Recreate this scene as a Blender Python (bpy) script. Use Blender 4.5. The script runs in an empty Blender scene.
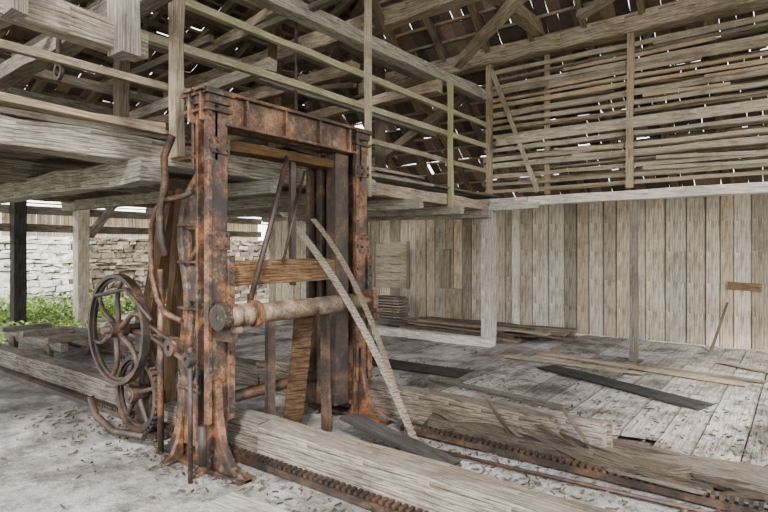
import bpy, bmesh, math, random
from mathutils import Vector, Matrix
R = random.Random(7)
S = bpy.context.scene

# ------------------------------------------------------------------ materials
def nt(name):
    m = bpy.data.materials.new(name); m.use_nodes = True
    t = m.node_tree; t.nodes.clear()
    out = t.nodes.new('ShaderNodeOutputMaterial'); b = t.nodes.new('ShaderNodeBsdfPrincipled')
    t.links.new(b.outputs[0], out.inputs[0])
    return m, t, b
def ramp(t, src, stops):
    r = t.nodes.new('ShaderNodeValToRGB'); e = r.color_ramp.elements
    while len(e) < len(stops): e.new(0.5)
    for i, (p, c) in enumerate(stops):
        e[i].position = p
        e[i].color = (c[0], c[1], c[2], 1) if not isinstance(c, (int, float)) else (c, c, c, 1)
    t.links.new(src, r.inputs[0]); return r.outputs[0]
def noise(t, vec, scale, detail=4, rough=0.6, dist=0.0):
    n = t.nodes.new('ShaderNodeTexNoise'); n.inputs['Scale'].default_value = scale
    n.inputs['Detail'].default_value = detail; n.inputs['Roughness'].default_value = rough
    n.inputs['Distortion'].default_value = dist
    t.links.new(vec, n.inputs['Vector']); return n.outputs[0]
def mapping(t, vec, sc):
    m = t.nodes.new('ShaderNodeMapping'); m.inputs['Scale'].default_value = sc
    t.links.new(vec, m.inputs[0]); return m.outputs[0]
def mix(t, a, b, f, mode='MIX'):
    m = t.nodes.new('ShaderNodeMix'); m.data_type = 'RGBA'; m.blend_type = mode
    for v, s in ((f, m.inputs[0]), (a, m.inputs[6]), (b, m.inputs[7])):
        if isinstance(v, bpy.types.NodeSocket): t.links.new(v, s)
        elif isinstance(v, (int, float)): s.default_value = v
        else: s.default_value = (v[0], v[1], v[2], 1)
    return m.outputs[2]
def bump(t, b, h, dist=0.01, st=0.6):
    n = t.nodes.new('ShaderNodeBump'); n.inputs['Strength'].default_value = st
    n.inputs['Distance'].default_value = dist
    t.links.new(h, n.inputs['Height']); t.links.new(n.outputs[0], b.inputs['Normal'])

def wood(name, light, dark, moss=(0.30, 0.34, 0.10), var=0.8, grain=1.0, crack=0.8, dirt=0.5, warmth=0.6, fine=.55):
    m, t, b = nt(name)
    uv = t.nodes.new('ShaderNodeUVMap').outputs[0]
    co = t.nodes.new('ShaderNodeTexCoord').outputs['Object']
    at = t.nodes.new('ShaderNodeAttribute'); at.attribute_name = 'tint'
    sep = t.nodes.new('ShaderNodeSeparateColor'); t.links.new(at.outputs[0], sep.inputs[0])
    g1 = noise(t, mapping(t, uv, (0.18, 10 * grain, 1)), 2.0, 9, 0.66, 0.10)
    g2 = noise(t, mapping(t, uv, (0.6, 110 * grain, 1)), 1.5, 3, 0.6)
    bl = noise(t, mapping(t, uv, (0.6, 5, 1)), 1.3, 6, 0.65)
    col = ramp(t, g1, [(0.36, dark), (0.47, [a * .62 + c * .38 for a, c in zip(light, dark)]), (0.60, light)])
    fn = ramp(t, g2, [(0.36, 0.36), (0.56, 1.0)])
    col = mix(t, col, fn, fine, 'MULTIPLY')
    blot = ramp(t, bl, [(0.38, (0.36, 0.30, 0.24)), (0.54, (1.08, 1.07, 1.06))])
    col = mix(t, col, blot, 0.75, 'MULTIPLY')
    wd = noise(t, co, 1.5, 8, 0.78, 0.4)
    col = mix(t, col, ramp(t, wd, [(0.40, (0.34, 0.31, 0.28)), (0.54, (1.05, 1.05, 1.05))]), dirt, 'MULTIPLY')
    cr = noise(t, mapping(t, uv, (0.22, 10 * grain, 1)), 2.3, 4, 0.6, 0.1)
    crk = ramp(t, cr, [(0.480, 1.0), (0.492, 0.03), (0.508, 0.03), (0.520, 1.0)])
    mask = noise(t, mapping(t, uv, (0.8, 3, 1)), 2.0, 2)
    crk = mix(t, (1, 1, 1), crk, ramp(t, mask, [(.40, 0.0), (.48, 1.0)]))
    col = mix(t, col, crk, crack, 'MULTIPLY')
    tv = ramp(t, sep.outputs[0], [(0.0, (1 - var * .87, 1 - var * .90, 1 - var * .93)), (0.5, (0.78, 0.77, 0.75)), (1.0, (1.2, 1.2, 1.19))])
    col = mix(t, col, tv, 1.0, 'MULTIPLY')
    warm = ramp(t, sep.outputs[1], [(0.0, (0.92, 0.97, 1.04)), (0.5, (1.0, 1.0, 1.0)), (1.0, (1.20, 0.96, 0.70))])
    col = mix(t, col, warm, warmth, 'MULTIPLY')
    col = mix(t, col, moss, sep.outputs[2])
    t.links.new(col, b.inputs['Base Color']); b.inputs['Roughness'].default_value = 0.9
    b.inputs['Specular IOR Level'].default_value = 0.12
    h = mix(t, g1, crk, 0.6, 'MULTIPLY'); h = mix(t, h, g2, 0.25)
    bump(t, b, h, 0.020, 0.9)
    return m

def rust(name, c0, c1, c2, pale=(0.20, 0.18, 0.15), pal=0.35):
    m, t, b = nt(name)
    co = t.nodes.new('ShaderNodeTexCoord').outputs['Object']
    n1 = noise(t, co, 4, 9, 0.75, 0.2); n2 = noise(t, co, 60, 4, 0.7); n3 = noise(t, co, 7, 8, 0.8)
    col = ramp(t, n1, [(0.40, c0), (0.51, c1), (0.62, c2)])
    col = mix(t, col, ramp(t, n2, [(0.38, 0.30), (0.58, 1.15)]), 0.75, 'MULTIPLY')
    col = mix(t, col, pale, mix(t, ramp(t, n3, [(0.55, 0.0), (0.60, 1.0)]), (0, 0, 0), 1 - pal))
    t.links.new(col, b.inputs['Base Color']); b.inputs['Roughness'].default_value = 0.6
    b.inputs['Metallic'].default_value = 0.2
    bump(t, b, mix(t, n1, n2, 0.5), 0.006, 0.7)
    return m

W_GREY = wood('weathered_wood', (0.49, 0.45, 0.39), (0.09, 0.070, 0.052))
W_PALE = wood('pale_floor_wood', (0.56, 0.555, 0.55), (0.27, 0.26, 0.25), var=0.75, crack=.6, dirt=.9, warmth=.12, fine=.4)
W_WALL = wood('wall_board_wood', (0.60, 0.555, 0.465), (0.22, 0.18, 0.13), var=0.6, crack=.5, dirt=.4, warmth=.4)
W_BROWN = wood('brown_wood', (0.26, 0.17, 0.10), (0.055, 0.034, 0.02), warmth=.5)
W_RAFT = wood('rafter_wood', (0.25, 0.205, 0.155), (0.045, 0.034, 0.025))
W_RAIL = wood('rail_wood', (0.36, 0.325, 0.285), (0.05, 0.039, 0.031), crack=1.0, warmth=.35)
W_DARK = wood('dark_tarred_wood', (0.06, 0.06, 0.06), (0.02, 0.02, 0.02), var=0.3)
W_BAT = wood('batten_wood', (0.56, 0.49, 0.395), (0.15, 0.115, 0.085), warmth=.5)
W_LIME = wood('limewashed_wood', (0.80, 0.78, 0.72), (0.40, 0.36, 0.30), var=0.4, crack=.6, dirt=.4, warmth=.3)
RUST = rust('rusted_iron', (0.010, 0.007, 0.0055), (0.052, 0.024, 0.013), (0.185, 0.080, 0.034), pale=(.17, .145, .115), pal=.4)
RUST_D = rust('dark_rusted_iron', (0.009, 0.0065, 0.0055), (0.030, 0.017, 0.011), (0.080, 0.041, 0.023), pal=0.1)
RUST_P = rust('painted_rusted_iron', (0.016, 0.010, 0.007), (0.080, 0.038, 0.020), (0.20, 0.100, 0.050), pale=(0.25, 0.23, 0.19), pal=0.4)

def tile_mat():
    m, t, b = nt('clay_tile')
    at = t.nodes.new('ShaderNodeAttribute'); at.attribute_name = 'tint'
    sep = t.nodes.new('ShaderNodeSeparateColor'); t.links.new(at.outputs[0], sep.inputs[0])
    c = ramp(t, sep.outputs[0], [(0, (0.025, 0.017, 0.013)), (0.5, (0.08, 0.050, 0.035)), (1, (0.19, 0.13, 0.09))])
    co = t.nodes.new('ShaderNodeTexCoord').outputs['Object']
    n = noise(t, co, 20, 4)
    c = mix(t, c, ramp(t, n, [(0.3, 0.5), (0.7, 1.2)]), 0.7, 'MULTIPLY')
    t.links.new(c, b.inputs['Base Color']); b.inputs['Roughness'].default_value = 0.9
    bump(t, b, n, 0.005); return m
TILE = tile_mat()
def dirt_mat():
    m, t, b = nt('dusty_ground')
    co = t.nodes.new('ShaderNodeTexCoord').outputs['Object']
    n1 = noise(t, co, 0.9, 9, 0.75, 0.5); n2 = noise(t, co, 7, 8, 0.78); n3 = noise(t, co, 70, 3, 0.7)
    c = ramp(t, n1, [(0.38, (0.085, 0.075, 0.067)), (0.49, (0.20, 0.19, 0.183)), (0.60, (0.36, 0.355, 0.35))])
    c = mix(t, c, ramp(t, n2, [(0.40, 0.36), (0.55, 1.1)]), 0.75, 'MULTIPLY')
    c = mix(t, c, ramp(t, n3, [(0.40, 0.45), (0.58, 1.1)]), 0.6, 'MULTIPLY')
    t.links.new(c, b.inputs['Base Color']); b.inputs['Roughness'].default_value = 0.95
    bump(t, b, mix(t, n2, n3, 0.5), 0.03, 0.9); return m
DIRT = dirt_mat()
def ground_mat():
    m, t, b = nt('outdoor_ground')
    co = t.nodes.new('ShaderNodeTexCoord').outputs['Object']
    n1 = noise(t, co, 1.1, 6, 0.7); n2 = noise(t, co, 20, 5, 0.7)
    c = ramp(t, n1, [(0.40, (0.12, 0.17, 0.05)), (0.52, (0.28, 0.27, 0.18)), (0.66, (0.45, 0.42, 0.36))])
    c = mix(t, c, ramp(t, n2, [(0.3, 0.5), (0.7, 1.2)]), 0.7, 'MULTIPLY')
    t.links.new(c, b.inputs['Base Color']); b.inputs['Roughness'].default_value = 1
    bump(t, b, n2, 0.03); return m
GROUND = ground_mat()
def stone_mat():
    m, t, b = nt('rubble_stone')
    at = t.nodes.new('ShaderNodeAttribute'); at.attribute_name = 'tint'
    sep = t.nodes.new('ShaderNodeSeparateColor'); t.links.new(at.outputs[0], sep.inputs[0])
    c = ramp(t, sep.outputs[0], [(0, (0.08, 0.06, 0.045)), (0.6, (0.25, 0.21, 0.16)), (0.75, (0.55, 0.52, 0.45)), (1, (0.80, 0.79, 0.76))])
    co = t.nodes.new('ShaderNodeTexCoord').outputs['Object']; n = noise(t, co, 7, 8, 0.75)
    c = mix(t, c, ramp(t, n, [(0.38, 0.35), (0.56, 1.1)]), 0.7, 'MULTIPLY')
    t.links.new(c, b.inputs['Base Color']); b.inputs['Roughness'].default_value = 0.95
    bump(t, b, n, 0.05, 1); return m
STONE = stone_mat()
def leaf_mat():
    m, t, b = nt('green_leaf')
    at = t.nodes.new('ShaderNodeAttribute'); at.attribute_name = 'tint'
    sep = t.nodes.new('ShaderNodeSeparateColor'); t.links.new(at.outputs[0], sep.inputs[0])
    c = ramp(t, sep.outputs[0], [(0, (0.06, 0.12, 0.018)), (0.5, (0.20, 0.33, 0.06)), (1, (0.42, 0.52, 0.16))])
    t.links.new(c, b.inputs['Base Color']); b.inputs['Roughness'].default_value = 0.6
    return m
LEAF = leaf_mat()

# ------------------------------------------------------------------ mesh builder
class B:
    def __init__(s): s.v = []; s.f = []; s.uv = []; s.t = []; s.m = []; s.sm = []
    def face(s, idx, uv, tint, mat=0, smooth=False):
        s.f.append(idx); s.uv.append(uv); s.t.append(tint); s.m.append(mat); s.sm.append(smooth)
    def tint(s, t=None, moss=0.0):
        if t is None: return (R.random(), R.random(), moss)
        if isinstance(t, (int, float)): return (min(1, max(0, t + R.uniform(-.15, .15))), R.random(), moss)
        return t
    def plank(s, p0, p1, w, t, up=(0, 0, 1), jit=0.004, tint=None, moss=0.0, bow=0.0, taper=1.0, mat=0, ragged=0.0, roll=0.0, seg=0.45):
        p0 = Vector(p0); p1 = Vector(p1); d = p1 - p0; L = d.length; d.normalize()
        up = Vector(up)
        if abs(d.dot(up)) > 0.98: up = Vector((0, 1, 0)) if abs(d.y) < 0.9 else Vector((1, 0, 0))
        side = d.cross(up).normalized(); up = side.cross(d).normalized()
        if roll:
            q = Matrix.Rotation(roll, 3, d); side = q @ side; up = q @ up
        n = max(1, int(L / seg)); base = len(s.v); tn = s.tint(tint, moss)
        ou, ov = R.uniform(0, 50), R.uniform(0, 50)
        for i in range(n + 1):
            k = i / n; c = p0 + d * (L * k) + up * (bow * 4 * k * (1 - k)); sc = 1 + (taper - 1) * k
            for a, bb in ((-.5, -.5), (.5, -.5), (.5, .5), (-.5, .5)):
                j = Vector((R.gauss(0, 1), R.gauss(0, 1), R.gauss(0, 1))) * jit
                e = d * R.uniform(-ragged, ragged) if (ragged and i in (0, n)) else Vector()
                s.v.append(c + side * (a * w * sc) + up * (bb * t * sc) + j + e)
        vs = [0, w, w + t, 2 * w + t, 2 * w + 2 * t]
        for i in range(n):
            u0 = ou + L * i / n; u1 = ou + L * (i + 1) / n
            for k in range(4):
                a = base + i * 4 + k; b2 = base + i * 4 + (k + 1) % 4
                s.face((a, a + 4, b2 + 4, b2), [(u0, ov + vs[k]), (u1, ov + vs[k]), (u1, ov + vs[k + 1]), (u0, ov + vs[k + 1])], tn, mat)
        s.face(tuple(base + k for k in range(4)), [(ou, ov), (ou, ov + w), (ou + t, ov + w), (ou + t, ov)], tn, mat)
        e = base + n * 4
        s.face((e + 3, e + 2, e + 1, e), [(ou, ov), (ou, ov + w), (ou + t, ov + w), (ou + t, ov)], tn, mat)
    def strip(s, pts, w, t, side, tint=None, mat=0):
        side = Vector(side).normalized(); base = len(s.v); tn = s.tint(tint); ou = R.uniform(0, 50); ov = R.uniform(0, 50); L = 0; us = []
        P = [Vector(p) for p in pts]
        for i, p in enumerate(P):
            d = (P[min(i + 1, len(P) - 1)] - P[max(i - 1, 0)]).normalized(); nn = d.cross(side).normalized()
            if i: L += (P[i] - P[i - 1]).length
            us.append(L)
            for a, b2 in ((-.5, -.5), (.5, -.5), (.5, .5), (-.5, .5)): s.v.append(p + side * (a * w) + nn * (b2 * t))
        vs = [0, w, w + t, 2 * w + t, 2 * w + 2 * t]
        for i in range(len(P) - 1):
            for k in range(4):
                a = base + i * 4 + k; b2 = base + i * 4 + (k + 1) % 4
                s.face((a, b2, b2 + 4, a + 4), [(ou + us[i], ov + vs[k]), (ou + us[i], ov + vs[k + 1]), (ou + us[i + 1], ov + vs[k + 1]), (ou + us[i + 1], ov + vs[k])], tn, mat)
        e = base + (len(P) - 1) * 4
        s.face(tuple(base + 3 - k for k in range(4)), [(0, 0)] * 4, tn, mat); s.face(tuple(e + k for k in range(4)), [(0, 0)] * 4, tn, mat)
    def box(s, x0, x1, y0, y1, z0, z1, jit=0.0, tint=None, mat=0):
        L = (x1 - x0, y1 - y0, z1 - z0); c = ((x0 + x1) / 2, (y0 + y1) / 2, (z0 + z1) / 2)
        s.plank((x0, c[1], c[2]), (x1, c[1], c[2]), L[1], L[2], jit=jit, tint=tint, mat=mat, seg=99)
    def tube(s, pts, r, n=10, mat=0, tint=None, r1=None):
        P = [Vector(p) for p in pts]; base = len(s.v); tn = s.tint(tint); prev = None
        for i, p in enumerate(P):
            d = (P[min(i + 1, len(P) - 1)] - P[max(i - 1, 0)]).normalized()
            if prev is None:
                a = Vector((0, 0, 1)) if abs(d.z) < .9 else Vector((1, 0, 0)); x = d.cross(a).normalized()
            else: x = (prev - d * prev.dot(d)).normalized()
            prev = x; y = d.cross(x)
            if isinstance(r, (list, tuple)): rr = r[i]
            else: rr = r if r1 is None else r + (r1 - r) * i / (len(P) - 1)
            for k in range(n):
                an = 2 * math.pi * k / n; s.v.append(p + x * (math.cos(an) * rr) + y * (math.sin(an) * rr))
        for i in range(len(P) - 1):
            for k in range(n):
                a = base + i * n + k; b2 = base + i * n + (k + 1) % n
                s.face((a, b2, b2 + n, a + n), [(i, k / n), (i, (k + 1) / n), (i + 1, (k + 1) / n), (i + 1, k / n)], tn, mat, True)
        s.face(tuple(base + n - 1 - k for k in range(n)), [(0, 0)] * n, tn, mat)
        e = base + (len(P) - 1) * n; s.face(tuple(e + k for k in range(n)), [(0, 0)] * n, tn, mat)
    def ring(s, c, axis, prof, n=40, mat=0, closed=True):
        c = Vector(c); ax = Vector(axis).normalized(); a = Vector((0, 0, 1)) if abs(ax.z) < .9 else Vector((1, 0, 0))
        x = ax.cross(a).normalized(); y = ax.cross(x); base = len(s.v); m = len(prof); tn = s.tint()
        for i in range(n):
            an = 2 * math.pi * i / n; dr = x * math.cos(an) + y * math.sin(an)
            for r, h in prof: s.v.append(c + dr * r + ax * h)
        for i in range(n):
            for k in range(m if closed else m - 1):
                a0 = base + i * m + k; a1 = base + i * m + (k + 1) % m
                b0 = base + ((i + 1) % n) * m + k; b1 = base + ((i + 1) % n) * m + (k + 1) % m
                s.face((a0, a1, b1, b0), [(0, 0)] * 4, tn, mat)
    def prism(s, poly, fn, h, mat=0):
        base = len(s.v); n = len(poly); tn = s.tint()
        for w in (0, h):
            for u, v in poly: s.v.append(Vector(fn(u, v, w)))
        s.face(tuple(base + n - 1 - k for k in range(n)), [(0, 0)] * n, tn, mat)
        s.face(tuple(base + n + k for k in range(n)), [(0, 0)] * n, tn, mat)
        for k in range(n):
            k2 = (k + 1) % n
            s.face((base + k, base + k2, base + n + k2, base + n + k), [(0, 0)] * 4, tn, mat)
    def make(s, name, mats, parent=None, bevel=0.0):
        me = bpy.data.meshes.new(name); me.from_pydata([tuple(v) for v in s.v], [], s.f)
        if not isinstance(mats, (list, tuple)): mats = [mats]
        for m in mats: me.materials.append(m)
        uvl = me.uv_layers.new(name='UVMap'); ca = me.color_attributes.new('tint', 'FLOAT_COLOR', 'CORNER')
        U = []; C = []
        for i, f in enumerate(s.f):
            for k in range(len(f)): U += s.uv[i][k]; C += [*s.t[i][:3], 1.0]
        uvl.data.foreach_set('uv', U); ca.data.foreach_set('color', C)
        me.polygons.foreach_set('material_index', s.m); me.polygons.foreach_set('use_smooth', s.sm)
        bm = bmesh.new(); bm.from_mesh(me); bmesh.ops.recalc_face_normals(bm, faces=bm.faces); bm.to_mesh(me); bm.free()
        me.update(); o = bpy.data.objects.new(name, me); S.collection.objects.link(o)
        if parent: o.parent = parent
        if bevel:
            b = o.modifiers.new('bevel', 'BEVEL'); b.width = bevel; b.segments = 2; b.limit_method = 'ANGLE'
        return o
def empty(name):
    e = bpy.data.objects.new(name, None); S.collection.objects.link(e); return e

# ------------------------------------------------------------------ ground and floors
b = B()
b.face((0, 1, 2, 3), [(0, 0)] * 4, (0.5, .5, 0)); b.v += [Vector((-60, -40, -0.14)), Vector((40, -40, -0.14)), Vector((40, 60, -0.14)), Vector((-60, 60, -0.14))]
b.make('ground', GROUND)
b = B(); nx, ny = 150, 120; x0, x1, y0, y1 = -12.2, 4.0, -3.0, 10.7
for j in range(ny + 1):
    for i in range(nx + 1):
        x = x0 + (x1 - x0) * i / nx; y = y0 + (y1 - y0) * j / ny
        z = 0.012 * math.sin(x * 2.1 + 1) * math.cos(y * 2.7) + R.uniform(-.006, .006) - 0.012
        if y > 4.75: z = -.09
        b.v.append(Vector((x, y, z)))
for j in range(ny):
    for i in range(nx):
        a = j * (nx + 1) + i
        b.face((a, a + 1, a + nx + 2, a + nx + 1), [(0, 0)] * 4, (.5, .5, 0), 0, True)
b.make('floor_dirt', DIRT)
b = B(); x = -12.2
ends = [4.7, 6.9, 8.65, 10.55]
while x < 4.0:
    w = R.uniform(0.20, 0.34)
    for k in range(3):
        a, c = ends[k] + (R.uniform(-.3, .15) if k == 0 else 0), ends[k + 1]
        gap = R.uniform(0.006, 0.020)
        if -0.62 < x < -0.38 and k < 1: b.plank((x + w / 2 + .03, 5.6, -0.03), (x + w / 2 + .05, c, -0.02), w - 0.10, 0.045, jit=0.008, tint=0.7, ragged=.1); continue
        if k == 0 and R.random() < .22: a += R.uniform(.3, 1.0)
        b.plank((x + w / 2, a, -0.022 + R.uniform(-.006, .008)), (x + w / 2, c - 0.012, -0.022 + R.uniform(-.006, .008)), w - gap, 0.045, jit=0.003, tint=R.choice([.35, .6, .7, .8, .95]), ragged=0.05 if k == 0 else 0)
    x += w
b.make('floor', W_PALE)

# ------------------------------------------------------------------ back wall
b = B(); x = -12.2
while x < 4.2:
    w = R.uniform(0.20, 0.34); top = 2.62 + R.uniform(-.03, .05); z0 = 0.0 if R.random() > .15 else .03
    b.plank((x + w / 2, 10.6 + R.uniform(-.012, .012), z0), (x + w / 2 + R.uniform(-.008, .008), 10.6 + R.uniform(-.012, .012), top), w - R.uniform(.010, .024), .03, up=(0, 1, 0), jit=0.002, tint=R.choice([.3, .6, .75, .9, 1]))
    b.plank((x + w, 10.645, z0), (x + w, 10.645, top), .09, .02, up=(0, 1, 0), tint=.0, jit=.002)
    x += w
b.make('wall_back', W_WALL)
b = B()
for z in (0.79, 0.97, 1.16, 1.35, 1.54, 1.70):
    b.plank((-8.3, 10.55, z), (-7.3, 10.55, z + R.uniform(-.01, .01)), .02, .165, tint=.7)
b.plank((-8.3, 10.52, .7), (-8.3, 10.52, 1.8), .08, .04, up=(0, 1, 0), tint=.3); b.plank((-7.28, 10.52, .7), (-7.28, 10.52, 1.8), .08, .04, up=(0, 1, 0), tint=.3)
b.make('window_1', W_WALL)
b = B(); b.plank((-6.3, 10.55, .75), (-6.3, 10.55, 1.62), .26, .03, up=(0, 1, 0), tint=.3)
b.plank((-6.0, 10.55, .1), (-6.0, 10.55, .75), .24, .03, up=(0, 1, 0), tint=.25); b.make('trim_1', W_WALL)
b = B(); b.plank((-.95, 10.56, 1.02), (-.5, 10.56, 1.0), .03, .12, tint=.8); b.make('wooden_cleat', W_BROWN)
b = B(); b.plank((-1.12, 9.9, .0), (-.95, 10.5, .75), .03, .03, tint=.1); b.make('leaning_stick', W_GREY)
b = B(); b.plank((-4.6, 10.49, 0), (-4.6, 10.49, 2.6), .12, .12, up=(0, 1, 0), tint=.8); b.make('wall_post', W_LIME)

# ------------------------------------------------------------------ post and beam line (Y=8.5)
def post(name, x, y, z0, z1, w, d, mat, tint=.6, lean=0):
    b = B(); b.plank((x, y, z0), (x + lean, y, z1), w, d, up=(0, 1, 0), jit=.004, tint=tint); return b.make(name, mat)
post('timber_post', -4.22, 8.5, 0, 2.25, .20, .18, W_LIME, .45)
post('timber_post', -1.92, 8.5, 0, 2.32, .10, .10, W_GREY, .4)
post('timber_post', -7.0, 8.5, 0, 2.28, .18, .18, W_GREY, .6)
b = B(); b.plank((-6.85, 8.3, .07), (-4.05, 8.3, .06), .2, .14, tint=.95, jit=.006); b.make('sill_timber', W_LIME)
b = B(); b.plank((-8.2, 8.5, 2.37), (-3.5, 8.45, 2.38), .2, .16, tint=.7, jit=.006); b.plank((-3.6, 8.52, 2.39), (3.9, 8.52, 2.40), .18, .13, tint=1, jit=.004)
b.plank((-4.3, 8.35, 2.30), (-3.3, 8.35, 2.31), .12, .10, tint=.7)
b.make('crossbeam', W_LIME)

# slatted wall above
b = B(); z = 2.58
while z < 4.66:
    th = R.choice([.045, .06, .06, .085]); d = R.uniform(-.035, .035); y = 8.44
    b.plank((-4.25 + R.uniform(-.06, .05), y, z + R.uniform(-.02, .02)), (R.uniform(1.6, 1.9), y, z + d), .035, th, tint=R.choice([.5, .75, .95, 1]), jit=.006, bow=R.uniform(-.02, .02))
    if R.random() < .5:
        xa = R.uniform(-4, -1); b.plank((xa, 8.40, z + .05), (xa + R.uniform(1, 2.2), 8.40, z + .05 + R.uniform(-.07, .09)), .02, .045, tint=.95, jit=.005)
    z += R.uniform(.10, .14)
z = 2.62
while z < 4.2:
    b.plank((-3.9, 9.0, z), (2.0, 9.0, z + R.uniform(-.05, .05)), .03, .06, tint=R.choice([.4, .7, .95]), jit=.006); z += R.uniform(.14, .22)
for zz in (2.9, 3.45, 4.0):
    for i in range(10):
        xa = R.uniform(-4, -.2); b.plank((xa, 8.6 + R.uniform(0, .3), zz + R.uniform(0, .06)), (xa + R.uniform(.8, 2), 8.6 + R.uniform(0, .3), zz + R.uniform(0, .06)), R.uniform(.08, .16), .025, tint=R.random(), jit=.004)
b.plank((-4.15, 8.38, 2.49), (-4.15, 8.38, 4.69), .09, .07, up=(0, 1, 0), tint=.7)
b.plank((-3.2, 8.50, 2.49), (-3.2, 8.50, 4.69), .08, .05, up=(0, 1, 0), tint=.5)
b.plank((-1.95, 8.37, 2.49), (-1.93, 8.37, 4.69), .09, .06, up=(0, 1, 0), tint=.8)
b.plank((0.4, 8.37, 2.49), (0.4, 8.37, 4.69), .1, .06, up=(0, 1, 0), tint=.6)
b.plank((-4.1, 8.36, 4.6), (-3.3, 8.36, 2.52), .07, .03, up=(0, 1, 0), tint=.9)
b.plank((-4.0, 8.34, 3.38), (1.8, 8.34, 3.44), .03, .13, tint=.8)
b.make('slatted_wall', W_BAT)

# ------------------------------------------------------------------ loft deck
loft = empty('loft')
b = B()
b.plank((-4.12, -1.0, 2.38), (-4.16, 5.2, 2.36), .16, .20, tint=1, jit=.010)
b.plank((-4.16, 5.0, 2.34), (-4.2, 8.38, 2.33), .16, .15, tint=.8, jit=.006)
b.plank((-6.1, -1.0, 2.36), (-6.1, 8.6, 2.36), .16, .2, tint=.6, jit=.006)
b.plank((-8.0, -1.0, 2.36), (-8.0, 8.6, 2.36), .18, .2, tint=.6, jit=.006)
b.make('edge_beams', W_GREY, loft)
b = B()
for y in (-.2, 1.1, 2.25, 3.5, 4.7, 5.9, 7.1, 8.2):
    big = y == 2.25
    b.plank((-3.90 if big else -4.0 + R.uniform(-.1, .15), y, 2.20), (-8.3, y + R.uniform(-.05, .05), 2.22), .19 if big else .13, .17 if big else .13, tint=.8, jit=.007)
b.make('joists', W_GREY, loft)
b = B(); x = -4.05
while x > -8.2:
    w = R.uniform(.16, .28); y = -1.0
    while y < 8.5:
        L = R.uniform(2.5, 4.5); b.plank((x - w / 2, y, 2.50 + R.uniform(-.006, .01)), (x - w / 2, min(y + L, 8.6), 2.50), w - .012, .035, tint=R.uniform(.2, .9), jit=.005); y += L + .01
    x -= w
b.make('deck_boards', W_GREY, loft)
b = B()
for i in range(26):
    y = R.uniform(-.6, 6.0); L = R.uniform(1.4, 3.2)
    b.plank((-4.06 - R.uniform(0, .9), y, 2.535 + .027 * (i % 4)), (-4.06 - R.uniform(0, .9), min(8.4, y + L), 2.535 + .027 * (i % 4)), R.uniform(.1, .2), .025, tint=R.random(), jit=.006)
b.plank((-4.04, .2, 2.56), (-4.03, 2.4, 2.55), .14, .05, tint=.95, jit=.008)
b.make('stored_boards', W_GREY, loft)

# loft railing
b = B()
b.plank((-4.22, 0.5, 3.74), (-4.2, 8.40, 3.69), .05, .07, tint=.9, moss=.25, jit=.004)
b.plank((-4.24, -.5, 3.33), (-4.2, 8.40, 3.34), .05, .07, tint=.9, moss=.18, jit=.004)
b.plank((-4.24, -.5, 2.98), (-4.2, 8.40, 2.92), .05, .06, tint=.8, moss=.05, jit=.004)
b.plank((-4.03, 5.00, 2.22), (-4.03, 5.00, 4.7), .07, .05, up=(0, 1, 0), tint=1, moss=.03)
b.plank((-4.06, 6.95, 2.22), (-4.06, 6.95, 4.05), .07, .05, up=(0, 1, 0), tint=.8, moss=.40)
b.plank((-3.98, 2.50, 2.34), (-4.0, 2.50, 4.2), .12, .08, up=(0, 1, 0), tint=.7, jit=.006)
b.make('railing', W_BAT, loft)

# near hanging beam with blocks, top left
b = B()
b.plank((-3.15, -1.0, 2.86), (-3.2, 1.78, 2.84), .14, .16, tint=1, jit=.008)
b.plank((-3.08, 1.05, 2.75), (-3.08, 1.05, 3.7), .15, .08, up=(0, 1, 0), tint=.65, jit=.006)
b.plank((-3.12, 1.62, 2.72), (-3.12, 1.62, 3.7), .17, .1, up=(0, 1, 0), tint=.55, jit=.006)
b.make('hanging_beam', W_GREY)
b = B(); b.tube([(-4.3, 1.75, 4.4), (-4.32, 1.76, 3.6), (-4.3, 1.75, 2.95)], .02, 8); b.tube([(-4.5, 4.3, 4.7), (-4.5, 4.3, 2.6)], .018, 8)
b.ring((-4.3, 1.75, 2.9), (0, 1, 0), [(.04, -.012), (.065, -.012), (.065, .012), (.04, .012)], 20); b.make('iron_hanger', RUST_D)

# ------------------------------------------------------------------ roof
roof = empty('roof')
RX, RZ = -2.5, 3.0 + .45 * 10.3
def zmain(x): return RZ - .45 * abs(x - RX)
def zhip(y): return 2.75 + .85 * (11.1 - y)
Y0 = -1.4  # roof carried on unseen past the camera to block overhead sky light
b = B()
b.plank((-7.0, 8.5, 4.83), (2.5, 8.45, 4.86), .24, .26, tint=.85, jit=.012)
b.plank((-9.2, 5.6, 4.45), (2.5, 5.5, 4.62), .2, .22, tint=.6, jit=.01)
b.plank((-9.2, 3.2, 4.40), (2.5, 3.1, 4.5), .2, .2, tint=.45, jit=.01)
b.plank((-10.0, 2.2, 3.35), (-3.1, 2.15, 3.48), .16, .16, tint=.4, jit=.008)
b.plank((-10.0, 5.1, 3.75), (-4.3, 5.1, 3.8), .14, .16, tint=.5, jit=.008)
b.plank((-9.5, 7.0, 3.9), (-4.2, 6.9, 4.0), .13, .15, tint=.7, jit=.008)
b.plank((-9.5, 3.9, 3.3), (-4.3, 3.8, 3.5), .10, .12, tint=.6, jit=.008)
b.plank((-6.5, 4.4, 4.2), (-3.0, 4.6, 4.9), .12, .12, tint=.7, jit=.008)
b.plank((-4.6, 8.1, 4.72), (-1.6, 5.8, 5.1), .14, .14, tint=1, jit=.008)
b.plank((-2.6, 8.2, 5.05), (-.9, 7.6, 5.35), .16, .08, tint=1, jit=.008)
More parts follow.
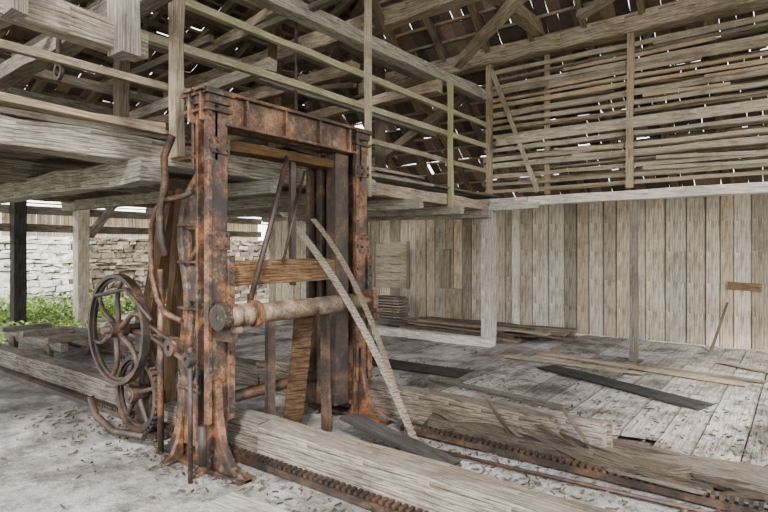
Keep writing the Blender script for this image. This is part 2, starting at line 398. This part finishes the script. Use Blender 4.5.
for i in range(12):
    x = R.uniform(-9, -4.6); y = R.uniform(1.5, 5.5); z = 4.62 + R.uniform(0, .25)
    b.plank((x, y, z), (x + R.uniform(-.4, .4), y + R.uniform(1.5, 3.5), z + R.uniform(-.05, .1)), R.uniform(.08, .2), .03, tint=R.uniform(0, .7), jit=.006)
for i in range(10):
    x = R.uniform(-9, -4.8); y = R.uniform(1.5, 6.5); z = R.uniform(3.5, 4.3)
    b.plank((x, y, z), (x + R.uniform(1.2, 2.6), y + R.uniform(-.4, .4), z + R.uniform(-.3, .5)), R.uniform(.05, .1), R.uniform(.05, .09), tint=R.uniform(0, .6), jit=.006)
b.make('tie_beams', W_GREY, roof)
b = B()
b.plank((-4.32, Y0, 4.12), (-4.25, 8.38, 4.18), .16, .16, tint=.9, jit=.008)
b.plank((-3.4, Y0, 5.02), (-3.3, 8.6, 5.08), .18, .18, tint=.85, jit=.008)
b.plank((-5.6, Y0, 4.72), (-5.5, 8.4, 4.78), .15, .15, tint=.6, jit=.008)
b.plank((-5.2, Y0, 3.72), (-5.1, 8.2, 3.62), .08, .10, tint=.7, jit=.008)
b.plank((-6.6, Y0, 3.55), (-6.7, 9.0, 3.50), .10, .10, tint=.6, jit=.008)
b.plank((-7.0, Y0, 5.0), (-7.0, 8.4, 5.0), .17, .17, tint=.3, jit=.008)
b.plank((-9.5, Y0, 3.95), (-9.5, 10, 3.95), .17, .17, tint=.3, jit=.008)
b.plank((-12.4, Y0, 2.90), (-12.4, 10.9, 2.90), .2, .2, tint=.3, jit=.008)
b.plank((-1.0, Y0, 5.05), (-1.0, 8.3, 5.0), .15, .15, tint=.7, jit=.008)
b.plank((-12.4, 10.9, 2.6), (4, 10.9, 2.6), .16, .16, tint=.6, jit=.005)
b.make('purlins', W_GREY, roof)
b = B()
y = Y0
while y < 11.0:
    xe = -12.9; xr = RX
    if zmain(RX) > zhip(y): xr = RX - (zmain(RX) - zhip(y)) / .45
    if xr > xe + .3:
        b.plank((xe, y, zmain(xe) - .1), (xr, y + R.uniform(-.05, .05), zmain(xr) - .1), .10, .12, tint=.6, jit=.008, taper=.9)
        xs = 2 * RX - xr
        if xs < 3.0: b.plank((xs, y, zmain(xs) - .1), (3.2, y, zmain(3.2) - .1), .10, .12, tint=.6, jit=.008)
    y += .85
x = -12.2
while x < 3.2:
    yt = 11.1 - (zmain(x) - 2.75) / .85
    if yt < 10.8: b.plank((x, 11.15, zhip(11.15) - .09), (x + R.uniform(-.05, .05), yt, zhip(yt) - .09), .09, .11, tint=.9, jit=.008)
    x += .8
b.plank((-12.9, 11.1, 2.7), (RX, 11.1 - (zmain(RX) - 2.75) / .85, zmain(RX) - .12), .14, .16, tint=.5, jit=.01)
b.plank((-4.3, 8.2, 4.3), (-7.8, 8.2, 2.6), .12, .14, tint=.9, jit=.008)
b.plank((-4.2, 5.5, 4.4), (-4.2, 3.2, 6.4), .12, .12, tint=.6, jit=.008)
b.plank((-6.2, 5.5, 2.6), (-6.2, 5.5, 5.3), .14, .14, up=(0, 1, 0), tint=.5)
b.plank((-6.4, 3.3, 2.5), (-6.4, 3.3, 5.2), .13, .13, up=(0, 1, 0), tint=.5)
b.plank((-6.0, 7.8, 2.6), (-6.0, 7.8, 5.3), .13, .13, up=(0, 1, 0), tint=.6)
b.make('rafters', W_RAFT, roof)
bb = B(); bt = B()
x = -13.0
while x < 3.2:
    if abs(x - RX) > .1:
        z = zmain(x); ye = min(11.2, 11.1 - (z - 2.75) / .85)
        if ye > Y0 + .2:
            sl = .45 if x < RX else -.45
            bb.plank((x, Y0, z - .02), (x, ye, z - .02), .05, .035, tint=.25, jit=.004, seg=.9)
            yy = Y0; ro = R.uniform(-.01, .010)
            while yy < ye - .1:
                w = .2
                if R.random() > .002:
                    L = R.choice([.29, .305, .32, .335]); dx = L / 2; o = R.uniform(-.006, .006) + ro
                    dr = R.uniform(-.008, .014)
                    bt.plank((x - dx + .15 + o, yy + w / 2, z + .015 + dr + sl * (-dx + .15)), (x + dx + .15 + o, yy + w / 2, z + .015 + dr + sl * (dx + .15)), w - .004, .014, jit=.003, seg=9, tint=None)
                yy += w
    x += .3
y = 11.2
while y > 3.4:
    z = zhip(y)
    xl = RX - (RZ - z) / .45
    if xl < RX:
        xl = max(xl, -12.9); xr = min(2 * RX - xl, 3.2) if xl > -12.9 else 3.2
        bb.plank((xl, y, z - .02), (xr, y, z - .02), .05, .035, tint=.6, jit=.005, seg=.9)
        xx = xl
        while xx < xr - .1:
            w = .2
            if R.random() > .004:
                L = R.choice([.215, .235, .25, .27]); dy = L / 2
                bt.plank((xx + w / 2, y - dy - .1, z + .02 + .85 * (dy + .1)), (xx + w / 2, y + dy - .1, z + .02 - .85 * (dy - .1)), w - .004, .014, jit=.004, seg=9)
            xx += w
    y -= .25
bb.make('battens', W_BAT, roof); bt.make('tiles', TILE, roof)

# ------------------------------------------------------------------ outer posts on the left side
post('eave_post', -12.4, 4.3, -.14, 2.79, .22, .22, W_DARK, .6)
post('eave_post', -12.4, 5.5, -.14, 2.79, .24, .24, W_LIME, .5)
post('eave_post', -12.4, 8.2, -.14, 2.79, .22, .22, W_GREY, .4)
post('eave_post', -12.4, 1.6, -.14, 2.79, .22, .22, W_GREY, .4)
b = B(); b.plank((-12.4, 5.68, 1.9), (-12.4, 6.3, 2.75), .14, .14, tint=.5); b.plank((-12.4, 8.02, 1.9), (-12.4, 7.4, 2.75), .14, .14, tint=.5); b.make('knee_brace', W_GREY)
b = B()
for z in (2.05, 2.42): b.plank((-12.56, 3.8, z), (-12.56, 10.6, z), .06, .16, tint=.5)
b.make('side_rail', W_GREY)
post('timber_post', -8.0, 5.2, 0, 2.13, .15, .15, W_GREY, .3)

# stone wall outside
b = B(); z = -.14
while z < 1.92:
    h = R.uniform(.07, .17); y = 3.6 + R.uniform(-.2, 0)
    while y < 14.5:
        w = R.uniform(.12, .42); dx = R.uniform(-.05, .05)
        tn = R.uniform(.8, 1) if y < 6.5 + R.uniform(-.3, .3) else R.uniform(0, .66)  # stones at this end tinted white: sunlight put into their colour
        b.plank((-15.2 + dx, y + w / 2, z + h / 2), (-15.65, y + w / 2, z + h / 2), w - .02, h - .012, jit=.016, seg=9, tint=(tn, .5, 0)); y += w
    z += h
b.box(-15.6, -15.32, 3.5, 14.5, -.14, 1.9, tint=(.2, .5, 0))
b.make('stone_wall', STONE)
barn = empty('distant_barn')
b = B(); y = -2
while y < 20:
    b.plank((-24, y, -.1), (-24, y, 3.2), .28, .04, up=(1, 0, 0), tint=.9, seg=9); y += .3
b.make('barn_boards', W_BAT, barn)
b = B()
for i in range(18):
    z = 3.0 + i * .15; xx = -23.4 - i * .22
    b.plank((xx, -3, z), (xx, 21, z), .36, .04, tint=R.random(), seg=1)
b.make('barn_roof', TILE, barn)

# ------------------------------------------------------------------ vegetation
b = B()
def leaf(p, d, L, w):
    d = Vector(d).normalized(); s = d.cross(Vector((0, 0, 1))); s = s.normalized() if s.length > .01 else Vector((1, 0, 0))
    base = len(b.v); p = Vector(p); m = p + d * L * .5 + Vector((0, 0, L * .12)); e = p + d * L
    b.v += [p, m + s * w, e, m - s * w]; b.face((base, base + 1, base + 2, base + 3), [(0, 0)] * 4, (R.random(), 0, 0))
for i in range(900):
    x = R.uniform(-14.9, -12.75) if R.random() < .7 else R.uniform(-12.1, -10.5); y = R.uniform(3.1, 7.0)
    if x > -12.2 and (y > 5.1): continue
    hgt = R.uniform(.1, .5) * (1.2 if x < -12.2 else .55)
    for k in range(R.randint(6, 12)):
        a = R.uniform(0, 6.28); zz = R.uniform(0, hgt)
        leaf((x + R.uniform(-.05, .05), y + R.uniform(-.05, .05), zz - .02), (math.cos(a), math.sin(a), R.uniform(.1, .9)), R.uniform(.08, .2), R.uniform(.015, .035))
b.make('nettle_patch', LEAF)

# ------------------------------------------------------------------ carriage rails (timber with iron rack)
def rack(b, x0, x1, y, z):
    b.box(x0, x1, y - .03, y + .03, z - .035, z, 0, mat=1)
    x = x0
    while x < x1 - .03:
        b.box(x, x + .025, y - .035, y + .035, z, z + .028, mat=1); x += .05
    b.box(x0, x1, y - .055, y - .04, z - .035, z + .01, mat=1)
b = B()
b.plank((-10.4, 2.86, .13), (-3.3, 2.86, .14), .22, .26, tint=.5, jit=.006, mat=0)
b.plank((-3.28, 2.80, .14), (-.2, 2.80, .13), .12, .26, tint=.85, jit=.005)
b.plank((-3.28, 2.925, .13), (-.2, 2.93, .12), .11, .25, tint=.5, jit=.006)
b.plank((-3.1, 3.02, .05), (-.6, 3.06, .05), .08, .1, tint=.3, jit=.009)
rack(b, -10.3, -.4, 2.68, .045)
b.make('carriage_rail', [W_RAIL, RUST_D])
b = B()
b.plank((-10.4, 4.28, .13), (-5.0, 4.28, .13), .22, .26, tint=.4, jit=.008)
b.plank((-5.0, 4.21, .16), (-1.50, 4.23, .15), .10, .31, tint=.45, jit=.008, ragged=.15, seg=.3)
b.plank((-5.0, 4.32, .15), (-1.15, 4.35, .14), .08, .29, tint=.85, jit=.008, ragged=.15, seg=.3)
b.plank((-5.0, 4.41, .13), (-1.30, 4.45, .12), .07, .27, tint=.5, jit=.008, ragged=.15, seg=.3)
b.plank((-4.6, 4.50, .12), (-1.55, 4.54, .10), .08, .2, tint=.3, jit=.008, ragged=.12, seg=.3)
b.plank((-2.6, 4.10, .08), (-.65, 4.16, .06), .10, .12, tint=.2, jit=.012, ragged=.15, seg=.25)
b.plank((-1.3, 4.32, .05), (1.2, 4.42, .05), .16, .10, tint=.3, jit=.010, ragged=.1, seg=.3)
b.plank((-1.9, 4.56, .05), (1.2, 4.66, .04), .09, .07, tint=.3, jit=.008, ragged=.1, seg=.3)
for i in range(90):
    x = R.uniform(-3.4, .5); y = 4.26 + R.gauss(0, .16)
    if x > -1.4 or R.random() < .35:
        L = R.uniform(.2, .8); a = R.uniform(-.09, .09); hz = .3 if x < -1.4 else 0
        b.plank((x, y, .02 + hz * R.random() + R.uniform(0, .08)), (x + L, y + L * a, .02 + R.uniform(0, .07)), R.uniform(.01, .04), R.uniform(.008, .025), tint=R.uniform(0, .5), jit=.006, ragged=.05, seg=.15)
rack(b, -2.8, 1.2, 3.98, .05)
b.make('carriage_rail', [W_RAIL, RUST_D])
b = B(); b.tube([(-2.9, 3.24, .02), (-1.5, 3.27, .02), (1, 3.5, .02)], .018); b.make('iron_rod', RUST_D)
b = B(); b.tube([(-2.5, 3.66, .03), (-.2, 3.82, .02)], .014); b.make('iron_rod', RUST_D)

# ------------------------------------------------------------------ frame saw
saw = empty('frame_saw')
XF, XB = -3.38, -3.80
def side_frame(name, yw):
    b = B(); L = []; Rr = []
    for i in range(33):
        z = .12 + i * (2.3 - .12) / 32
        sc = .05 * math.sin(z * 6.5) if .7 < z < 2.2 else 0
        flare = .26 * max(0, (.45 - z) / .33) ** 2
        lx = XB + sc * .8 - flare * .5
        if z > 1.95: lx += (z - 1.95) ** 1.5 * 1.5
        L.append((lx, z)); Rr.append((XF - .02 + flare * .35, z))
    def webpart(z0, z1, inner=0):
        l = [p for p in L if z0 <= p[1] <= z1]; r = [p for p in Rr if z0 <= p[1] <= z1]
        if inner: r = [(q[0] + inner + .03 * math.sin((q[1] - z0) / (z1 - z0) * math.pi), q[1]) for q in l]
        b.prism(l + r[::-1], lambda u, v, w: (u, yw - .015 + w, v), .03)
    webpart(1.75, 2.3); webpart(.1, .55); webpart(1.15, 1.5); webpart(.5, 1.2, .10); webpart(1.45, 1.8, .11)
    b.prism([(XB + .20, 2.25), (XF, 2.25), (XF, 2.66), (XB + .20, 2.66)], lambda u, v, w: (u, yw - .015 + w, v), .03)
    for z0, z1 in ((.55, 1.2), (1.5, 1.8)):
        pts = [(XB + .03 + (XF - XB - .05) * q, yw, z0 + (z1 - z0) * (.5 - .5 * math.cos(q * math.pi))) for q in [i / 10 for i in range(11)]]
        b.tube(pts, .022, 8)
    b.tube([(p[0] + .03, yw, p[1]) for p in L], .038, 8)
    y0, y1 = yw - .085, yw + .10
    b.box(XF - .03, XF, y0, y1, .1, 2.70)
    b.box(XF - .13, XF - .03, yw - .02, yw + .02, .1, 2.68)
    b.box(XF - .155, XF - .13, yw - .07, yw + .07, .1, 2.68)
    b.box(XF, XF + .022, y0, y0 + .035, .35, 2.66)
    b.box(XF, XF + .03, y1 - .02, y1 + .045, .35, 1.55)
    b.box(XF, XF + .018, y0 - .01, y1 + .01, 1.60, 1.74); b.box(XF, XF + .018, y0 - .01, y1 + .01, 2.30, 2.42)
    b.box(XB + .18, XB + .21, yw - .05, yw + .05, 2.2, 2.68)
    b.box(XB + .14, XF + .05, yw - .11, yw + .13, 2.72, 2.76)
    b.box(XB + .17, XF + .03, yw - .09, yw + .11, 2.66, 2.72)
    b.box(XB + .16, XF + .04, yw - .10, yw + .12, 2.60, 2.625)
    for z in (.55, 1.15, 1.5, 1.78, 2.28): b.box(XB - .01, XF - .14, yw - .05, yw + .05, z, z + .02)
    toe = [(0, .66), (.03, .66), (.045, .42), (.09, .22), (.19, .08), (.36, .03), (.36, 0), (0, 0)]
    b.prism(toe, lambda u, v, w: (XF + u, yw - .03 + w, v), .06)
    b.prism(toe, lambda u, v, w: (XB - u * .8, yw - .03 + w, v), .06)
    toe2 = [(u * .5, v * .7) for u, v in toe]
    for xx in (XF - .05, XB + .0):
        b.prism(toe2, lambda u, v, w: (xx + w, yw - .02 - u, v), .04)
        b.prism(toe2, lambda u, v, w: (xx + w, yw + .02 + u, v), .04)
    b.box(XB - .30, XF + .36, yw - .07, yw + .07, -.01, .025)
    b.make(name, RUST, saw, .005)
    c = B(); z = .42
    while z < 1.55:
        c.tube([(XF + .025, y1 + .012, z), (XF + .042, y1 + .012, z)], .014, 8); z += .085
    z = .5
    while z < 2.6:
        c.tube([(XF + .02, y0 + .018, z), (XF + .036, y0 + .018, z)], .012, 6); z += .23
    for z in (1.63, 1.71, 2.33, 2.39):
        for y in (y0 + .02, yw, y1 - .015): c.tube([(XF + .015, y, z), (XF + .034, y, z)], .013, 6)
    c.make(name + '_bolts', RUST_D, saw)
side_frame('near_cheek', 2.44)
side_frame('far_cheek', 4.08)
b = B(); b.box(-3.74, -3.70, 3.70, 4.05, .15, 2.45); b.box(-3.66, -3.60, 3.76, 3.82, .15, 2.5)
b.box(-3.55, -3.43, 3.78, 3.96, .15, 2.5); b.make('guide_plate', RUST_D, saw, .005)
b = B()
for x in (XF - .03, XB + .25):
    b.box(x - .012, x + .012, 2.32, 4.22, 2.53, 2.74); b.box(x - .05, x + .06, 2.30, 4.24, 2.74, 2.765); b.box(x - .05, x + .05, 2.52, 4.0, 2.515, 2.535)
for y in (2.7, 3.1, 3.5, 3.9): b.box(XF - .02, XF + .02, y, y + .02, 2.53, 2.74)
b.make('crosshead', RUST_P, saw, .004)
b = B(); b.plank((-3.55, 2.53, 2.40), (-3.55, 3.98, 2.40), .18, .08, tint=.4); b.plank((-3.48, 2.53, 1.42), (-3.48, 3.95, 1.42), .08, .19, tint=.6, jit=.004)
b.make('cross_timbers', W_BROWN, saw)
b = B()
pr = [(2.34, .03), (2.42, .03), (2.43, .085), (2.50, .085), (2.51, .062), (2.54, .085), (2.60, .085), (2.61, .055), (2.70, .055), (2.71, .072), (2.95, .078), (3.25, .074), (3.26, .066), (3.30, .066), (3.31, .076), (3.75, .078), (3.76, .055), (3.9, .055), (3.91, .03), (4.05, .03)]
b.tube([(-3.22, y, 1.13) for y, r in pr], [r for y, r in pr], 20)
b.make('feed_roller', rust('roller_rust', (.04, .027, .018), (.12, .080, .052), (.25, .18, .125), pal=.1), saw)
b = B(); b.ring((-3.22, 2.36, 1.13), (0, 1, 0), [(.02, -.03), (.095, -.03), (.095, .03), (.02, .03)], 20)
b.ring((-3.22, 2.66, 1.13), (0, 1, 0), [(.04, -.02), (.10, -.02), (.10, .02), (.04, .02)], 20)
for y in (2.44, 4.05): b.box(-3.35, -3.12, y - .04, y + .04, 1.02, 1.06); b.box(-3.35, -3.17, y - .03, y + .03, .95, 1.22)
b.make('roller_bearing', RUST, saw, .004)
b = B(); b.tube([(-3.7, 2.5, .4), (-3.7, 4.05, .4)], .05, 12); b.make('lower_shaft', RUST_D, saw)
b = B()
b.plank((-3.5, 3.05, 1.1), (-3.5, 3.05, .05), .05, .07, up=(0, 1, 0)); b.plank((-3.35, 3.55, 1.08), (-3.33, 3.55, .02), .08, .04, up=(0, 1, 0))
b.plank((-3.5, 3.3, 2.45), (-3.52, 3.32, 1.3), .03, .05, up=(0, 1, 0))
b.make('sash_posts', RUST_D, saw)
b = B(); b.strip([(-3.36, 3.30, 1.08), (-3.38, 3.28, .7), (-3.4, 3.24, .35), (-3.42, 3.2, .02)], .16, .02, (.6, .8, 0), tint=.1); b.make('drive_belt', W_BROWN, saw)
b = B(); b.tube([(-3.42, 3.17, 2.38), (-3.38, 2.95, 1.8), (-3.36, 2.72, 1.18)], .022, 8); b.tube([(-3.5, 3.45, 2.3), (-3.4, 3.1, 1.5)], .012, 8); b.make('tension_rod', RUST_D, saw)
b = B()
arc = [(-3.5, 2.33, 2.02), (-3.62, 2.31, 1.99), (-3.80, 2.30, 1.98), (-3.93, 2.30, 1.92), (-4.0, 2.30, 1.80), (-4.02, 2.30, 1.6), (-4.0, 2.3, 1.4), (-3.92, 2.3, 1.22), (-3.8, 2.3, 1.12), (-3.6, 2.3, 1.08)]
b.tube(arc, .022, 8)
b.tube([(-3.72, 2.30, 2.45), (-3.80, 2.28, 2.3), (-3.78, 2.28, 2.1), (-3.86, 2.28, 1.9), (-3.84, 2.28, 1.72), (-3.78, 2.28, 1.55)], .028, 8)
b.tube([(-3.98, 2.36, 1.45), (-3.98, 2.36, .02)], .024, 8)
b.make('bent_pipes', RUST, saw)
b = B()
b.tube([(-3.98, 2.3, .92), (-3.6, 2.24, .86), (-3.32, 2.18, .82)], .02, 8); b.tube([(-3.95, 2.26, 1.02), (-3.5, 2.2, .93)], .014, 8)
b.tube([(-3.34, 2.2, .93), (-3.34, 2.2, .0)], .017, 8); b.ring((-3.34, 2.19, .85), (0, 1, 0), [(.02, -.03), (.05, -.03), (.05, .03), (.02, .03)], 16)
b.ring((-3.6, 2.23, .9), (0, 1, 0), [(.02, -.04), (.06, -.04), (.06, .04), (.02, .04)], 16)
b.tube([(-3.2, 2.2, .42), (-3.2, 2.2, .15)], .03, 10)
b.tube([(-4.68, 2.5, .89), (-3.8, 2.45, .89)], .028, 8); b.tube([(-4.9, 2.3, 1.2), (-4.4, 2.3, 1.28), (-4.0, 2.3, 1.05)], .018, 8)
b.make('lever_linkage', RUST_D, saw)
def wheel(name, c, r, rw, th, ns, curved, teeth=0, hub=.07):
    b = B(); c = Vector(c)
    b.ring(c, (0, 1, 0), [(r - th, -rw), (r, -rw), (r, rw), (r - th, rw)], 56)
    b.ring(c, (0, 1, 0), [(r - th - .025, -rw * .3), (r - th, -rw * .3), (r - th, rw * .3), (r - th - .025, rw * .3)], 56)
    b.ring(c, (0, 1, 0), [(.02, -.08), (hub, -.08), (hub, .08), (.02, .08)], 24)
    for i in range(ns):
        a = 2 * math.pi * i / ns + .3; pts = []
        for k in range(7):
            q = k / 6; rr = hub * .8 + (r - th - hub * .8) * q; an = a + curved * math.sin(q * math.pi)
            pts.append(c + Vector((math.cos(an) * rr, 0, math.sin(an) * rr)))
        b.tube(pts, .026, 8, r1=.018)
    for i in range(teeth):
        a = 2 * math.pi * i / teeth; p = c + Vector((math.cos(a) * r, 0, math.sin(a) * r))
        b.plank(p, p + (p - c).normalized() * .025, rw * 1.8, .02, up=(-math.sin(a), 0, math.cos(a)), jit=0, seg=9)
    return b.make(name, RUST_D, saw, .003)
wheel('flywheel', (-4.69, 2.38, .92), .475, .035, .035, 6, .22)
wheel('gear_wheel', (-4.58, 2.50, .36), .33, .03, .04, 5, 0, 40)
b = B(); b.tube([(-4.69, 2.25, .92), (-4.69, 2.62, .92)], .035, 12); b.tube([(-4.58, 2.4, .36), (-4.58, 2.62, .36)], .04, 12)
b.plank((-4.69, 2.60, 1.2), (-4.69, 2.60, 0), .14, .05, up=(0, 1, 0), jit=0); b.plank((-4.85, 2.56, .02), (-4.3, 2.56, .02), .12, .05, jit=0)
b.tube([(-5.0, 2.3, .3), (-4.9, 2.3, .15), (-4.6, 2.3, .08), (-4.2, 2.35, .1)], .03, 8)
b.make('wheel_stand', RUST_D, saw)
b = B(); b.plank((-4.22, 2.62, 2.10), (-4.85, 2.66, .30), .15, .12, up=(0, 1, 0), tint=.4, jit=.006); b.plank((-4.05, 2.62, 2.1), (-4.40, 2.65, .3), .11, .1, up=(0, 1, 0), tint=.2, jit=.006); b.make('raking_timber', W_BROWN, saw)
def lath(name, a, m, c, w, tint):
    a, m, c = Vector(a), Vector(m), Vector(c); pts = [a * (1 - t) ** 2 + m * 2 * t * (1 - t) + c * t * t for t in [i / 14 for i in range(15)]]
    b = B(); b.strip(pts, w, .010, (.7, .7, .1), tint=tint); b.make(name, W_RAIL)
lath('leaning_lath', (-3.62, 3.30, 1.93), (-3.10, 3.62, 1.30), (-2.58, 3.82, .01), .065, .75)
lath('leaning_lath', (-3.5, 3.55, 1.88), (-3.02, 3.72, 1.35), (-2.66, 3.86, .01), .05, .55)

# ------------------------------------------------------------------ loose boards
def loose(name, p0, p1, w, t, mat, tint=.5, **k):
    b = B(); b.plank(p0, p1, w, t, tint=tint, jit=.004, ragged=.03, **k); return b.make(name, mat)
loose('loose_board', (-3.1, 3.58, .17), (-2.0, 3.48, .03), .18, .03, W_DARK, 1)
loose('loose_board', (-2.95, 2.15, .012), (-2.0, 2.22, .012), .22, .02, W_PALE, .6)
loose('tar_sheet', (-2.75, 7.25, .022), (-.75, 6.35, .022), .34, .012, W_DARK, .9)
loose('loose_board', (-3.2, 8.15, .03), (-.5, 7.65, .03), .12, .03, W_GREY, .8)
loose('loose_board', (-2.6, 8.05, .03), (-.3, 7.95, .03), .10, .025, W_GREY, .5)
loose('loose_board', (-3.5, 7.6, .03), (-1.6, 7.55, .03), .14, .02, W_GREY, .9)
loose('loose_board', (-.9, 9.0, .03), (.3, 8.2, .03), .10, .02, W_GREY, .7)
loose('loose_board', (-4.6, 5.2, .03), (-2.3, 4.95, .03), .10, .03, W_GREY, .3)
loose('loose_board', (-3.6, 5.7, .03), (-1.9, 5.45, .03), .09, .03, W_RAIL, .4)
loose('tar_sheet', (-5.6, 6.1, .018), (-3.4, 6.2, .018), .5, .01, W_DARK, 1)
b = B()
for i in range(46):
    lv = i // 10; x = R.uniform(-7.0, -5.4) + lv * .15; y = R.uniform(9.1, 9.8)
    L = R.uniform(1.6, 3.0); a = R.uniform(-.12, .1)
    b.plank((x, y, .03 + lv * .045), (min(x + L, -3.2), min(10.1, max(8.9, y + L * a)), .03 + lv * .045), R.uniform(.12, .22), .035, tint=R.uniform(.0, .7), jit=.006)
b.make('board_pile', W_GREY)
b = B()
for i in range(9): b.plank((-7.85 + R.uniform(-.05, .05), 10.1, .03 + i * .062), (-7.12 + R.uniform(-.05, .05), 10.1, .03 + i * .062), R.uniform(.3, .42), .03, tint=R.uniform(.3, 1))
for x in (-7.7, -7.25):
    for i in range(8): b.plank((x, 9.93, .06 + i * .062), (x, 10.27, .06 + i * .062), .04, .03, tint=.4)
b.make('stacked_boards', W_GREY)
tr = B()
for y in (3.45, 3.9): tr.plank((-10.4, y, .22), (-8.3, y, .22), .1, .12, tint=.6)
for x in (-10.2, -9.4, -8.5): tr.plank((x, 3.3, .32), (x, 4.02, .32), .12, .08, tint=.6)
for x in (-10.0, -8.7):
    for y in (3.4, 3.95): tr.ring((x, y, .12), (0, 1, 0), [(.02, -.03), (.12, -.03), (.12, .03), (.02, .03)], 20)
tr.make('timber_trolley', W_RAIL)
b = B()
for i in range(2200):
    zone = R.random()
    if zone < .30: x = R.uniform(-6, -.8); y = 2.58 - abs(R.gauss(0, .35)); z = .006
    elif zone < .6: x = R.uniform(-3.0, .5); y = R.uniform(3.1, 3.9); z = .006
    else: x = R.uniform(-5.5, .8); y = 4.68 + abs(R.gauss(0, 1.1)); z = .012
    L = R.uniform(.008, .055); a = R.uniform(0, 3.14)
    b.plank((x, y, z), (x + L * math.cos(a), y + L * math.sin(a), z + R.uniform(0, .012)), R.uniform(.005, .018), R.uniform(.003, .01), jit=.002, seg=9, tint=R.uniform(.0, .9))
b.make('wood_debris', W_RAIL)

# ------------------------------------------------------------------ light
w = bpy.data.worlds.new('World'); S.world = w; w.use_nodes = True
t = w.node_tree; t.nodes.clear(); o = t.nodes.new('ShaderNodeOutputWorld'); bg = t.nodes.new('ShaderNodeBackground')
bg.inputs[0].default_value = (1.0, 0.99, 0.975, 1); bg.inputs[1].default_value = 7.4; t.links.new(bg.outputs[0], o.inputs[0])
sd = bpy.data.lights.new('sun', 'SUN'); sd.energy = 10; sd.angle = math.radians(6); sd.color = (1, .95, .86)
so = bpy.data.objects.new('sun', sd); S.collection.objects.link(so)
so.rotation_euler = Vector((-.55, .65, -.62)).to_track_quat('-Z', 'Y').to_euler()

cd = bpy.data.cameras.new('camera'); cam = bpy.data.objects.new('camera', cd); S.collection.objects.link(cam)
cam.location = (0, 0, 1.6); cam.rotation_euler = (math.radians(90), 0, math.radians(37.2))
cd.lens = 549 / 768 * 36; cd.sensor_width = 36; cd.shift_y = -6 / 768; cd.clip_start = .05; cd.clip_end = 300
S.camera = cam
